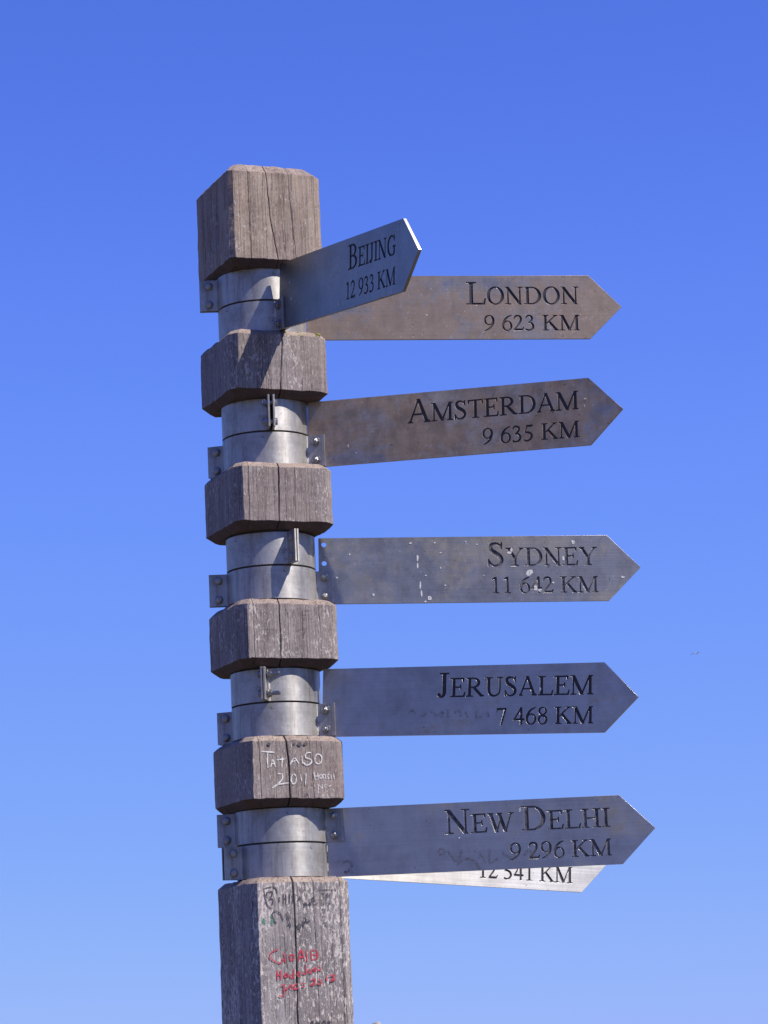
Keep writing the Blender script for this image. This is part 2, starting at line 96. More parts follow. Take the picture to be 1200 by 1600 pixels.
MARKS = {"white":[[[-68.3,2155.5],[-42.4,2153.6]],[[-56.0,2153.6],[-57.0,2139.1],[-56.6,2125.6]],[[-51.3,2126.9],[-46.6,2140.2],[-41.7,2126.9]],[[-48.9,2132.5],[-42.9,2133.5]],[[-39.2,2139.8],[-20.1,2141.8]],[[-27.6,2144.9],[-29.9,2125.9]],[[-13.3,2131.5],[-4.4,2143.2],[4.4,2131.9]],[[-10.9,2136.2],[0.9,2138.9]],[[10.0,2148.3],[10.7,2132.8]],[[29.0,2153.0],[20.2,2152.3],[16.9,2144.8],[27.9,2140.0],[27.1,2133.5],[18.8,2130.0],[12.2,2135.2]],[[49.0,2141.2],[47.8,2136.6],[45.0,2133.3],[41.4,2132.2],[37.9,2133.6],[35.6,2137.1],[35.0,2141.7],[36.4,2146.2],[39.3,2149.3],[43.0,2150.1],[46.4,2148.4],[48.5,2144.8],[48.9,2140.1]],[[-38.2,2114.3],[-30.3,2114.2],[-29.2,2106.3],[-36.4,2097.5],[-49.9,2088.7]],[[-49.9,2088.7],[-38.5,2094.7],[-17.3,2097.8]],[[-2.7,2104.7],[-3.7,2099.9],[-6.0,2096.6],[-8.9,2096.0],[-11.3,2098.3],[-12.6,2102.8],[-12.2,2107.8],[-10.3,2111.9],[-7.6,2113.6],[-4.8,2112.5],[-3.0,2108.7],[-2.8,2103.7]],[[5.6,2113.1],[7.9,2100.9]],[[16.9,2115.9],[15.0,2093.9]]],"white2":[[[32.0,2117.7],[34.3,2102.0]],[[39.4,2115.8],[40.4,2103.1]],[[32.9,2109.5],[40.2,2110.2]],[[48.6,2109.2],[47.6,2106.6],[45.4,2105.7],[43.3,2106.8],[42.6,2109.4],[43.8,2111.9],[46.0,2112.7],[48.1,2111.4],[48.6,2108.8]],[[50.4,2104.5],[49.8,2112.0],[53.8,2112.0],[55.2,2104.4]],[[61.8,2113.3],[58.0,2110.5],[61.0,2105.8],[58.0,2104.7]],[[65.6,2113.3],[65.7,2104.4]],[[70.9,2114.7],[71.5,2103.9]],[[39.5,2083.4],[39.7,2094.2],[46.9,2087.1],[47.1,2095.6]],[[52.7,2088.2],[51.4,2092.2],[56.5,2094.1],[55.2,2088.2]],[[59.8,2089.8],[64.5,2093.1]]],"red":[[[-49.2,1798.0],[-59.4,1794.9],[-66.6,1786.5],[-61.8,1779.6],[-49.2,1773.8],[-42.7,1776.5],[-41.6,1782.4]],[[-39.3,1792.6],[-36.4,1773.7]],[[-27.6,1788.0],[-27.1,1776.5]],[[-27.6,1787.1],[-21.2,1787.8],[-20.5,1780.1],[-27.1,1776.9]],[[-11.6,1774.4],[-6.1,1796.5],[0.4,1775.7]],[[-9.4,1782.4],[-0.7,1783.8]],[[4.0,1794.8],[5.0,1774.2]],[[13.2,1793.7],[13.8,1777.1]],[[12.3,1793.8],[22.5,1794.3],[25.3,1786.5],[23.7,1779.7],[13.8,1777.4]],[[16.6,1786.3],[25.3,1786.5]],[[-53.0,1762.3],[-53.2,1743.2]],[[-46.9,1762.4],[-46.4,1743.3]],[[-53.4,1752.1],[-46.0,1753.5]],[[-34.4,1754.9],[-39.0,1753.3],[-39.2,1749.1],[-34.6,1748.9],[-33.5,1755.2],[-32.3,1748.7]],[[-23.5,1752.9],[-28.1,1752.1],[-28.3,1747.0],[-23.7,1746.9],[-21.3,1762.2],[-21.4,1746.0]],[[-14.9,1750.9],[-9.3,1753.3],[-12.3,1757.3],[-15.3,1751.7],[-9.6,1747.3]],[[2.1,1770.0],[2.4,1752.7]],[[-6.0,1754.0],[1.3,1752.9]],[[7.2,1759.6],[11.3,1760.7],[11.8,1755.2],[7.9,1754.3],[7.2,1759.6]],[[16.3,1758.5],[22.3,1760.0],[19.3,1763.2],[16.4,1759.3],[22.1,1754.9]],[[24.9,1765.4],[30.7,1767.0]],[[24.6,1757.9],[32.3,1760.9]],[[-46.8,1733.8],[-37.9,1734.9]],[[-41.6,1733.8],[-41.1,1719.3],[-46.1,1714.4],[-51.5,1716.3]],[[-38.3,1725.7],[-32.7,1729.3]],[[-30.9,1728.9],[-24.9,1730.7],[-27.0,1734.5],[-30.8,1730.9],[-24.0,1725.2]],[[-15.5,1735.9],[-21.5,1733.2],[-20.9,1726.8],[-14.0,1728.3]],[[-8.6,1735.3],[-0.8,1736.3]],[[-7.9,1729.8],[-1.0,1731.0]],[[11.0,1741.5],[18.8,1743.3],[17.7,1737.9],[10.1,1732.7],[21.6,1734.4]],[[31.2,1737.5],[30.2,1735.1],[27.9,1733.9],[25.4,1734.5],[23.9,1736.6],[24.1,1739.2],[26.0,1741.0],[28.6,1741.2],[30.6,1739.6],[31.1,1737.0]],[[40.9,1748.8],[41.4,1738.5]],[[45.5,1748.2],[55.2,1749.1],[53.8,1743.6],[48.4,1739.2],[59.7,1742.1]]],"dark":[[[-74.3,1906.3],[-60.4,1909.8],[-50.4,1907.5],[-47.7,1897.2]],[[-73.1,1904.5],[-67.2,1877.3],[-57.3,1871.6]],[[-68.2,1899.6],[-57.1,1901.5],[-58.9,1892.6],[-66.7,1891.0],[-67.8,1899.3]],[[-65.0,1887.5],[-55.8,1888.2],[-58.0,1877.1]],[[-43.7,1892.2],[-44.6,1881.9]],[[-36.1,1897.6],[-36.9,1876.3]],[[-31.1,1897.2],[-31.2,1877.9]],[[-24.1,1897.4],[-24.8,1879.4]],[[-18.2,1897.2],[-18.2,1879.3]],[[-36.5,1887.8],[-30.7,1888.5]],[[-5.9,1891.8],[-2.1,1884.1]],[[-9.9,1884.6],[-2.3,1889.7]],[[4.4,1871.9],[4.4,1880.4],[11.6,1875.9],[14.4,1881.0],[16.0,1874.4]],[[19.0,1888.4],[21.3,1876.7],[30.3,1879.6]],[[19.7,1882.8],[25.7,1884.8]],[[18.6,1888.4],[24.8,1890.3]],[[-43.2,1862.6],[-52.9,1866.6],[-58.7,1859.9],[-53.7,1847.4],[-50.6,1845.7]],[[-43.2,1862.6],[-37.4,1849.5]],[[-34.8,1861.1],[-28.1,1853.0],[-26.0,1841.6]],[[-30.0,1864.4],[-24.2,1850.5]],[[-31.0,1841.2],[-24.1,1842.3],[-26.6,1834.8]],[[-4.4,1838.3],[-5.5,1835.7],[-7.9,1834.7],[-10.2,1835.9],[-11.0,1838.7],[-9.7,1841.3],[-7.2,1842.2],[-5.0,1840.8],[-4.4,1837.9]],[[-0.3,1848.6],[0.4,1836.7]],[[3.0,1855.9],[6.2,1848.4],[1.1,1844.4],[14.0,1848.2]]],"faint":[[[29.4,1902.9],[67.4,1902.5]],[[36.6,1896.7],[44.8,1896.5]],[[40.7,1896.6],[44.0,1886.6]],[[47.3,1886.6],[49.1,1896.4],[51.6,1890.3],[54.7,1896.3],[54.6,1886.4]],[[37.0,1875.5],[37.2,1881.1],[41.7,1875.4],[42.8,1880.9]],[[47.4,1880.0],[54.9,1880.7],[49.1,1874.7]],[[37.6,1868.1],[45.1,1869.3],[41.0,1861.1]],[[48.8,1867.8],[56.3,1868.5]],[[37.0,1854.3],[44.5,1854.9],[42.4,1848.1]],[[48.3,1855.7],[54.5,1848.7]],[[39.0,1843.8],[44.4,1843.4],[41.9,1838.3],[48.3,1838.4]]],"black":[[[6.9,1663.9],[10.7,1668.6],[13.8,1663.7]],[[16.6,1668.0],[17.9,1663.5],[20.8,1667.2],[23.4,1663.3],[25.4,1668.0]],[[28.9,1663.1],[33.2,1668.4],[36.3,1662.9]],[[40.2,1667.2],[40.3,1662.7]],[[40.2,1667.2],[44.7,1665.3],[41.0,1664.1]]],"green":[[[-78.4,1857.3],[-76.7,1842.9]],[[-75.0,1855.1],[-73.7,1840.7]],[[-64.7,1857.0],[-58.5,1854.4],[-61.3,1840.4]]],"carve":[[[-66.2,2418.4],[-66.7,2404.8]],[[-58.4,2418.6],[-58.9,2404.9]],[[-66.5,2411.5],[-58.7,2412.1]],[[-10.2,2419.4],[-1.8,2400.8],[6.8,2419.7]],[[19.8,2417.4],[19.2,2401.2]],[[19.8,2417.4],[38.2,2417.7]],[[19.5,2408.6],[35.3,2409.4]],[[19.2,2401.2],[40.2,2402.2]],[[-52.0,2381.4],[-26.1,2379.3]],[[-47.1,2374.1],[-47.8,2356.7]],[[10.4,2379.8],[26.3,2382.6],[23.1,2370.1]]],"spots":{"syd":[[398.6,-7.5,8.93,8.41],[410.1,-37.5,5.25,7.35],[417.5,-41.4,5.25,4.2],[484.2,50.4,4.2,5.25],[464.2,19.0,3.15,6.3],[369.4,4.8,7.35,1.58],[362.1,31.1,5.25,3.15],[366.1,36.5,2.63,6.3],[187.2,23.3,2.63,9.46],[186.8,8.6,2.1,6.3],[191.2,-29.4,2.1,9.46],[193.0,-45.7,2.1,8.41],[207.8,-54.0,4.73,5.78],[200.1,-60.3,2.63,2.1],[174.4,51.7,3.15,2.1],[58.7,31.8,2.63,2.63],[231.4,32.6,2.63,1.58],[230.7,3.8,1.31,3.15],[102.6,-46.2,3.15,3.15],[576.4,-17.8,4.73,2.63],[33.8,-12.9,2.1,2.1],[220.1,51.8,2.1,2.1],[202.4,-10.6,2.1,1.58],[300.7,48.1,2.1,1.58],[238.4,-30.0,2.63,1.58],[312.4,-11.9,1.58,1.58],[443.8,-27.0,2.63,2.1],[279.3,53.8,1.58,1.58]],"beij":[[58.4,-11.1,3.57,5.35],[49.7,20.9,2.08,4.16],[275.3,35.1,1.78,2.68],[332.5,3.7,2.08,1.49],[465.6,-8.0,1.49,5.95],[478.7,-2.3,2.68,2.08],[279.1,-49.1,2.97,4.16],[252.1,-28.7,1.49,5.35],[194.3,-35.8,1.19,3.57],[168.9,-47.3,1.49,1.78],[529.8,52.4,2.38,2.08],[501.4,12.1,1.78,1.49],[529.9,-4.6,1.78,1.49],[290.0,15.5,1.19,2.68],[135.8,-59.4,2.38,2.68],[412.0,-11.7,1.49,1.19],[357.0,-2.6,1.49,2.97],[113.3,-61.1,1.49,4.16],[158.9,34.1,0.89,2.08],[506.0,-40.2,1.19,2.38],[236.8,-0.4,0.89,1.78],[92.4,1.5,0.89,1.49],[336.5,-14.1,0.89,2.08]],"amst":[[81.6,-27.1,2.06,3.61],[97.4,-41.7,1.8,1.8],[539.8,11.5,1.55,3.09],[541.7,24.4,3.09,2.06]],"london":[[233.5,-14.8,2.26,1.69],[329.7,3.4,1.88,1.13],[402.1,-47.4,1.88,1.13],[207.6,99.9,1.13,1.13],[531.1,-14.8,1.51,1.51]],"nd":[[252.0,-2.2,2.22,1.66],[365.4,44.2,2.77,3.88],[375.5,48.1,4.44,1.66],[3.6,15.7,1.66,1.66]],"jer":[[429.5,16.7,2.1,4.2],[198.8,38.5,1.05,1.05]]},"smudge":{"nd":[[[209.5,-26.6],[218.1,-20.4],[224.4,-27.3],[212.0,-32.2]],[[228.9,-24.7],[244.6,-44.6],[256.5,-23.2]],[[244.2,-52.8],[261.2,-41.0],[277.5,-46.1],[287.7,-62.9]],[[286.5,-30.1],[299.3,-49.8]],[[306.1,-22.7],[305.9,-50.1],[321.7,-42.6]],[[327.7,-31.9],[348.9,-46.5]],[[368.5,-39.2],[377.1,-31.4],[387.7,-40.1],[379.0,-49.5]],[[34.9,-38.0],[46.1,-35.7],[51.2,-46.9],[37.0,-56.1],[53.7,-55.2]]],"jer":[[[177.8,-22.5],[186.0,-17.5],[191.6,-26.4]],[[221.6,-18.1],[232.7,-27.1],[243.5,-21.1],[240.9,-31.4]],[[254.3,-16.1],[254.5,-31.6]],[[265.3,-24.1],[276.1,-19.1],[279.0,-32.0]],[[286.9,-19.3],[292.5,-32.3]],[[308.6,-19.6],[308.8,-32.5],[319.5,-30.1]],[[327.5,-21.5],[333.0,-31.9]],[[199.9,-28.1],[213.5,-23.2]]]},"hole":None}

# ------------------------------------------------------------------ helpers
def link(name, me, mat=None, parent=None):
    o = bpy.data.objects.new(name, me)
    COL.objects.link(o)
    if me is not None and mat is not None:
        for m in (mat if isinstance(mat, (list, tuple)) else [mat]):
            me.materials.append(m)
    if parent is not None:
        o.parent = parent
    return o

def tag(o, label=None, cat=None, group=None, kind=None):
    if label: o['label'] = label
    if cat: o['category'] = cat
    if group: o['group'] = group
    if kind: o['kind'] = kind
    return o

def mesh_from(name, verts, faces, smooth=False):
    me = bpy.data.meshes.new(name)
    me.from_pydata([tuple(v) for v in verts], [], faces)
    me.validate()
    if smooth:
        me.polygons.foreach_set('use_smooth', [True] * len(me.polygons))
    me.update()
    return me

def bm_mesh(bm, name, smooth_angle=None):
    bmesh.ops.recalc_face_normals(bm, faces=bm.faces)
    me = bpy.data.meshes.new(name)
    if smooth_angle is not None:
        for f in bm.faces: f.smooth = True
        for e in bm.edges:
            if len(e.link_faces) == 2 and e.calc_face_angle() > math.radians(smooth_angle):
                e.smooth = False
    bm.to_mesh(me)
    bm.free()
    return me

class NT:
    """small node-tree builder"""
    def __init__(self, name):
        self.m = bpy.data.materials.new(name)
        self.m.use_nodes = True
        self.t = self.m.node_tree
        self.n = self.t.nodes
        self.b = self.n['Principled BSDF']
        self.out = self.n['Material Output']
    def new(self, kind, **kw):
        n = self.n.new(kind)
        for k, v in kw.items():
            setattr(n, k, v)
        return n
    def link(self, a, b):
        self.t.links.new(a, b)
    def coord(self, scale, which='Object', loc=(0, 0, 0)):
        tc = self.new('ShaderNodeTexCoord')
        mp = self.new('ShaderNodeMapping')
        mp.inputs['Scale'].default_value = scale
        mp.inputs['Location'].default_value = loc
        self.link(tc.outputs[which], mp.inputs['Vector'])
        return mp.outputs[0]
    def noise(self, vec, scale=1.0, detail=4.0, rough=0.55, distort=0.0):
        n = self.new('ShaderNodeTexNoise')
        n.inputs['Scale'].default_value = scale
        n.inputs['Detail'].default_value = detail
        n.inputs['Roughness'].default_value = rough
        n.inputs['Distortion'].default_value = distort
        self.link(vec, n.inputs['Vector'])
        return n.outputs[0]
    def ramp(self, val, stops, interp='LINEAR'):
        r = self.new('ShaderNodeValToRGB')
        r.color_ramp.interpolation = interp
        els = r.color_ramp.elements
        while len(els) < len(stops): els.new(0.5)
        for e, (p, c) in zip(els, stops):
            e.position = p
            e.color = (c, c, c, 1) if not isinstance(c, (tuple, list)) else (*c, 1)
        self.link(val, r.inputs[0])
        return r.outputs[0]
    def mix(self, fac, a, b, blend='MIX'):
        m = self.new('ShaderNodeMix', data_type='RGBA', blend_type=blend)
        for sock, v in ((m.inputs[0], fac), (m.inputs[6], a), (m.inputs[7], b)):
            if hasattr(v, 'links'): self.link(v, sock)
            elif isinstance(v, (int, float)): sock.default_value = v
            else: sock.default_value = (*v, 1)
        return m.outputs[2]
    def math(self, op, a, b=0.0, clamp=False):
        m = self.new('ShaderNodeMath', operation=op, use_clamp=clamp)
        for sock, v in ((m.inputs[0], a), (m.inputs[1], b)):
            if hasattr(v, 'links'): self.link(v, sock)
            else: sock.default_value = v
        return m.outputs[0]
    def bump(self, height, strength, dist, normal=None):
        b = self.new('ShaderNodeBump')
        b.inputs['Strength'].default_value = strength
        b.inputs['Distance'].default_value = dist
        self.link(height, b.inputs['Height'])
        if normal is not None: self.link(normal, b.inputs['Normal'])
        return b.outputs[0]

# ------------------------------------------------------------------ materials
def wood_material(name, flake=0.0, warm=0.0, seed=0.0, pale=0.0):
    """weathered hardwood: upright grain, fine checks, flaking pale remains"""
    k = NT(name)
    off = (seed * 3.1, seed * 1.7, seed * 0.9)
    g1 = k.noise(k.coord((42, 42, 2.2), loc=off), 1.0, 5, 0.6, 0.25)
    g2 = k.noise(k.coord((260, 260, 9), loc=off), 1.0, 4, 0.65)
    g3 = k.noise(k.coord((700, 700, 60), loc=off), 1.0, 3, 0.6)
    blot = k.noise(k.coord((9, 9, 6), loc=off), 1.0, 3, 0.5)
    dk = (0.118 + 0.04 * warm, 0.094 + 0.01 * warm, 0.091 - 0.02 * warm)
    lt = (0.283 + 0.07 * warm + 0.05 * pale, 0.242 + 0.015 * warm + 0.05 * pale, 0.232 - 0.055 * warm + 0.047 * pale)
    base = k.mix(k.ramp(k.math('ADD', k.math('MULTIPLY', g1, 0.6), k.math('MULTIPLY', k.noise(k.coord((26, 26, 14), loc=off), 1.0, 5, 0.65), 0.4)), [(0.34, 0.0), (0.64, 1.0)]), dk, lt)
    base = k.mix(k.ramp(g2, [(0.35, 0.60), (0.56, 0.0)]), base, (0.095, 0.074, 0.070))
    base = k.mix(k.math('MULTIPLY', k.ramp(blot, [(0.46, 0.0), (0.66, 1.0)]), 0.45), base, (0.180, 0.130, 0.120))
    base = k.mix(k.math('MULTIPLY', k.ramp(g3, [(0.42, 0.0), (0.62, 1.0)]), 0.28), base, (0.40, 0.355, 0.335))
    # narrow dark checks along the grain
    chk = k.noise(k.coord((95, 95, 1.1), loc=(seed, 4.0, 0.3)), 1.0, 2, 0.4, 0.6)
    line = k.ramp(chk, [(0.485, 0.0), (0.497, 1.0), (0.503, 1.0), (0.515, 0.0)])
    base = k.mix(k.math('MULTIPLY', line, 0.55), base, (0.05, 0.036, 0.034))
    # pale flakes
    f1 = k.noise(k.coord((210, 210, 85), loc=off), 1.0, 4, 0.65, 0.3)
    f2 = k.noise(k.coord((17, 17, 7), loc=(seed, 2.0, 1.0)), 1.0, 3, 0.5)
    fl = k.math('ADD', f1, k.math('MULTIPLY', k.math('SUBTRACT', f2, 0.5), 0.5))
    fl = k.ramp(fl, [(0.665 - 0.12 * flake, 0.0), (0.70 - 0.12 * flake, 1.0)])
    fm = k.math('MULTIPLY', fl, 0.45 + 0.4 * flake)
    base = k.mix(fm, base, (0.50, 0.455, 0.425))
    sp = k.noise(k.coord((480, 480, 190), loc=off), 1.0, 2, 0.6)
    base = k.mix(k.math('MULTIPLY', k.ramp(sp, [(0.60, 0.0), (0.66, 1.0)]), 0.25 + 0.35 * max(0.0, flake)), base, (0.45, 0.41, 0.385))
    base = k.mix(k.math('MULTIPLY', k.ramp(sp, [(0.34, 1.0), (0.40, 0.0)]), 0.45), base, (0.07, 0.055, 0.053))
    k.link(base, k.b.inputs['Base Color'])
    k.b.inputs['Roughness'].default_value = 0.78
    k.b.inputs['Specular IOR Level'].default_value = 0.25
    bev = k.new('ShaderNodeBevel', samples=4)
    bev.inputs['Radius'].default_value = 0.0025
    n1 = k.bump(g2, 0.55, 0.0016, bev.outputs[0])
    n2 = k.bump(k.math('SUBTRACT', g1, k.math('MULTIPLY', line, 0.7)), 0.5, 0.004, n1)
    n3 = k.bump(fl, 0.45, 0.0012, n2)
    k.link(n3, k.b.inputs['Normal'])
    return k.m

def metal_material(name, patina=0.3, tone=1.0, seed=0.0, rough=0.40, brush=(6, 6, 420), rust=0.35, patcol=(0.27, 0.205, 0.145), aniso=0.8, metal=0.96, grime=0.08, speck=0.25, mottle=0.18):
    """dull brushed steel with brown patina and small stains"""
    k = NT(name)
    off = (seed * 2.3, seed * 1.1, seed * 0.7)
    br = k.noise(k.coord(brush, loc=off), 1.0, 3, 0.6)
    cloud = k.noise(k.coord((7, 7, 11), loc=off), 1.0, 5, 0.6, 0.3)
    fine = k.noise(k.coord((60, 60, 60), loc=off), 1.0, 5, 0.62)
    spk = k.noise(k.coord((150, 150, 150), loc=off), 1.0, 3, 0.5)
    steel = k.mix(k.ramp(cloud, [(0.3, 0.0), (0.7, 1.0)]), (0.300 * tone, 0.292 * tone, 0.285 * tone), (0.420 * tone, 0.412 * tone, 0.400 * tone))
    pm = k.math('ADD', k.math('MULTIPLY', cloud, 0.72), k.math('MULTIPLY', fine, 0.28))
    pm = k.ramp(pm, [(0.62 - 0.36 * patina, 0.0), (0.74 - 0.28 * patina, 1.0)])
    pm = k.math('MULTIPLY', pm, min(0.92, 0.30 + 0.7 * patina))
    col = k.mix(pm, steel, patcol)
    rs = k.math('MULTIPLY', k.ramp(k.math('ADD', k.math('MULTIPLY', fine, 0.6), k.math('MULTIPLY', cloud, 0.4)), [(0.60, 0.0), (0.69, 1.0)]), rust)
    col = k.mix(rs, col, (0.11, 0.055, 0.032))
    col = k.mix(k.math('MULTIPLY', k.ramp(spk, [(0.68, 0.0), (0.74, 1.0)]), 0.6), col, (0.05, 0.04, 0.04))
    col = k.mix(k.ramp(br, [(0.30, 0.13), (0.60, 0.0)]), col, (0.10, 0.085, 0.08))
    pale = k.noise(k.coord((230, 230, 150), loc=off), 1.0, 2, 0.5)
    col = k.mix(k.math('MULTIPLY', k.ramp(pale, [(0.66, 0.0), (0.71, 1.0)]), speck), col, (0.62, 0.61, 0.60))
    mott = k.noise(k.coord((30, 30, 22), loc=off), 1.0, 6, 0.7)
    col = k.mix(k.ramp(mott, [(0.36, mottle), (0.56, 0.0)]), col, (0.12, 0.10, 0.085))
    drip = k.noise(k.coord((46, 46, 5), loc=off), 1.0, 4, 0.6)
    col = k.mix(k.math('MULTIPLY', k.ramp(drip, [(0.52, 0.0), (0.66, 1.0)]), grime), col, (0.13, 0.10, 0.085))
    k.link(col, k.b.inputs['Base Color'])
    met = k.math('SUBTRACT', metal, k.math('ADD', k.math('MULTIPLY', pm, 0.42), k.math('MULTIPLY', rs, 0.5)), True)
    k.link(met, k.b.inputs['Metallic'])
    rg = k.math('ADD', k.math('ADD', rough - 0.06, k.math('MULTIPLY', br, 0.12)), k.math('MULTIPLY', pm, 0.14))
    k.link(rg, k.b.inputs['Roughness'])
    k.b.inputs['Anisotropic'].default_value = aniso
    tv = k.new('ShaderNodeVectorTransform', vector_type='VECTOR', convert_from='OBJECT', convert_to='WORLD')
    tv.inputs[0].default_value = (0, 0, 1)
    k.link(tv.outputs[0], k.b.inputs['Tangent'])
    bev = k.new('ShaderNodeBevel', samples=4)
    bev.inputs['Radius'].default_value = 0.0006
    n1 = k.bump(br, 0.06, 0.0006, bev.outputs[0])
    n2 = k.bump(fine, 0.05, 0.002, n1)
    k.link(n2, k.b.inputs['Normal'])
    return k.m

def plain_material(name, col, rough=0.6, metal=0.0, var=0.25, scale=40.0):
    k = NT(name)
    nz = k.noise(k.coord((scale, scale, scale)), 1.0, 4, 0.6)
    c2 = tuple(c * (1 - var) for c in col)
    k.link(k.mix(nz, c2, tuple(min(1, c * (1 + var)) for c in col)), k.b.inputs['Base Color'])
    k.b.inputs['Roughness'].default_value = rough
    k.b.inputs['Metallic'].default_value = metal
    return k.m

def ink_material(name, col, cover, scale=(420, 420, 160)):
    """worn pen or chalk: broken cover over the wood or steel below"""
    k = NT(name)
    nz = k.noise(k.coord(scale), 1.0, 3, 0.6)
    a = k.ramp(nz, [(0.32 + 0.20 * cover, min(1.0, cover)), (0.50 + 0.16 * cover, 0.15 * cover)])
    k.b.inputs['Base Color'].default_value = (*col, 1)
    k.b.inputs['Roughness'].default_value = 0.85
    tr = k.new('ShaderNodeBsdfTransparent')
    mx = k.new('ShaderNodeMixShader')
    k.link(a, mx.inputs[0])
    k.link(tr.outputs[0], mx.inputs[1])
    k.link(k.b.outputs[0], mx.inputs[2])
    k.link(mx.outputs[0], k.out.inputs['Surface'])
    return k.m

M = {}
M['steel_clamp'] = metal_material('clamp_steel', patina=0.12, tone=1.15, seed=5.0, rough=0.50, rust=0.55, aniso=0.65, metal=0.58, grime=0.5, mottle=0.4)
M['core'] = plain_material('dark_core', (0.07, 0.06, 0.055), 0.7)
M['bolt'] = metal_material('bolt_steel', patina=0.1, tone=1.05, seed=9.0, rough=0.44, brush=(90, 90, 90), rust=0.5)
M['ink_letter'] = plain_material('letter_recess', (0.030, 0.029, 0.040), 0.75, 0.0, 0.6, 160)
_k = NT('letter_recess_faded')
_k.link(_k.mix(_k.ramp(_k.noise(_k.coord((110, 110, 110)), 1.0, 4, 0.65), [(0.42, 0.0), (0.62, 1.0)]), (0.030, 0.029, 0.040), (0.120, 0.115, 0.120)), _k.b.inputs['Base Color'])
_k.b.inputs['Roughness'].default_value = 0.6
M['ink_faded'] = _k.m
M['white_chalk'] = ink_material('white_chalk', (0.70, 0.69, 0.68), 0.82)
M['white_thin'] = ink_material('white_scratch', (0.60, 0.57, 0.55), 0.80)
M['red_pen'] = ink_material('red_pen', (0.44, 0.035, 0.065), 0.95)
M['dark_pen'] = ink_material('dark_pen', (0.045, 0.042, 0.060), 0.90)
M['faint_pen'] = ink_material('faint_pen', (0.065, 0.060, 0.09), 0.68)
M['green_pen'] = ink_material('green_pen', (0.06, 0.22, 0.15), 0.85)
M['carve'] = ink_material('carved_line', (0.075, 0.058, 0.060), 0.55)
M['smudge'] = ink_material('brown_smudge', (0.085, 0.060, 0.045), 0.36, (300, 300, 300))
M['spot'] = ink_material('white_spot', (0.62, 0.61, 0.60), 0.98, (380, 380, 380))

# ------------------------------------------------------------------ the ground
def build_ground():
    k = NT('stony_ground')
    a = k.noise(k.coord((0.25, 0.25, 0.25)), 1.0, 6, 0.6)
    b = k.noise(k.coord((6, 6, 6)), 1.0, 6, 0.65)
    c = k.mix(k.ramp(a, [(0.42, 0.0), (0.58, 1.0)]), (0.12, 0.095, 0.066), (0.045, 0.050, 0.028))
    c = k.mix(k.math('MULTIPLY', k.ramp(b, [(0.45, 0.0), (0.65, 1.0)]), 0.6), c, (0.14, 0.118, 0.09))
    k.link(c, k.b.inputs['Base Color'])
    k.b.inputs['Roughness'].default_value = 0.95
    k.link(k.bump(b, 0.6, 0.05), k.b.inputs['Normal'])
    verts, faces = [(0, 0, 0)], []
    N = 96
    radii = [2, 4, 7, 11, 16, 24, 36, 60, 120, 300, 900, 3000, 12000]
    for r in radii:
        for i in range(N):
            t = 2 * math.pi * i / N
            x, y = r * math.cos(t), r * math.sin(t)
            z = 0.0 if r > 200 else 0.10 * noise.noise((x * 0.22, y * 0.22, 1.3)) * min(1.0, r / 5)
            verts.append((x, y, z))
    for i in range(N):
        faces.append((0, 1 + i, 1 + (i + 1) % N))
    for j in range(len(radii) - 1):
        p, q = 1 + j * N, 1 + (j + 1) * N
        for i in range(N):
            faces.append((p + i, q + i, q + (i + 1) % N, p + (i + 1) % N))
    me = mesh_from('ground', verts, faces, True)
    o = link('ground', me, k.m)
    o.location = (AX, AY, 0)
    tag(o, kind='structure')

build_ground()

# ------------------------------------------------------------------ the timber post
post = bpy.data.objects.new('signpost', None)
COL.objects.link(post)
post.empty_display_size = 0.1
post.location = (AX, AY, 0)
post.rotation_euler = (0, 0, YAW)
tag(post, 'tall square weathered timber post notched into blocks, carrying the arrow signs', 'signpost')

def interp(pts, z):
    pts = sorted(pts)
    if z <= pts[0][0]: return pts[0][1]
    for (z0, a), (z1, b) in zip(pts, pts[1:]):
        if z <= z1: return a + (b - a) * (z - z0) / (z1 - z0)
    return pts[-1][1]

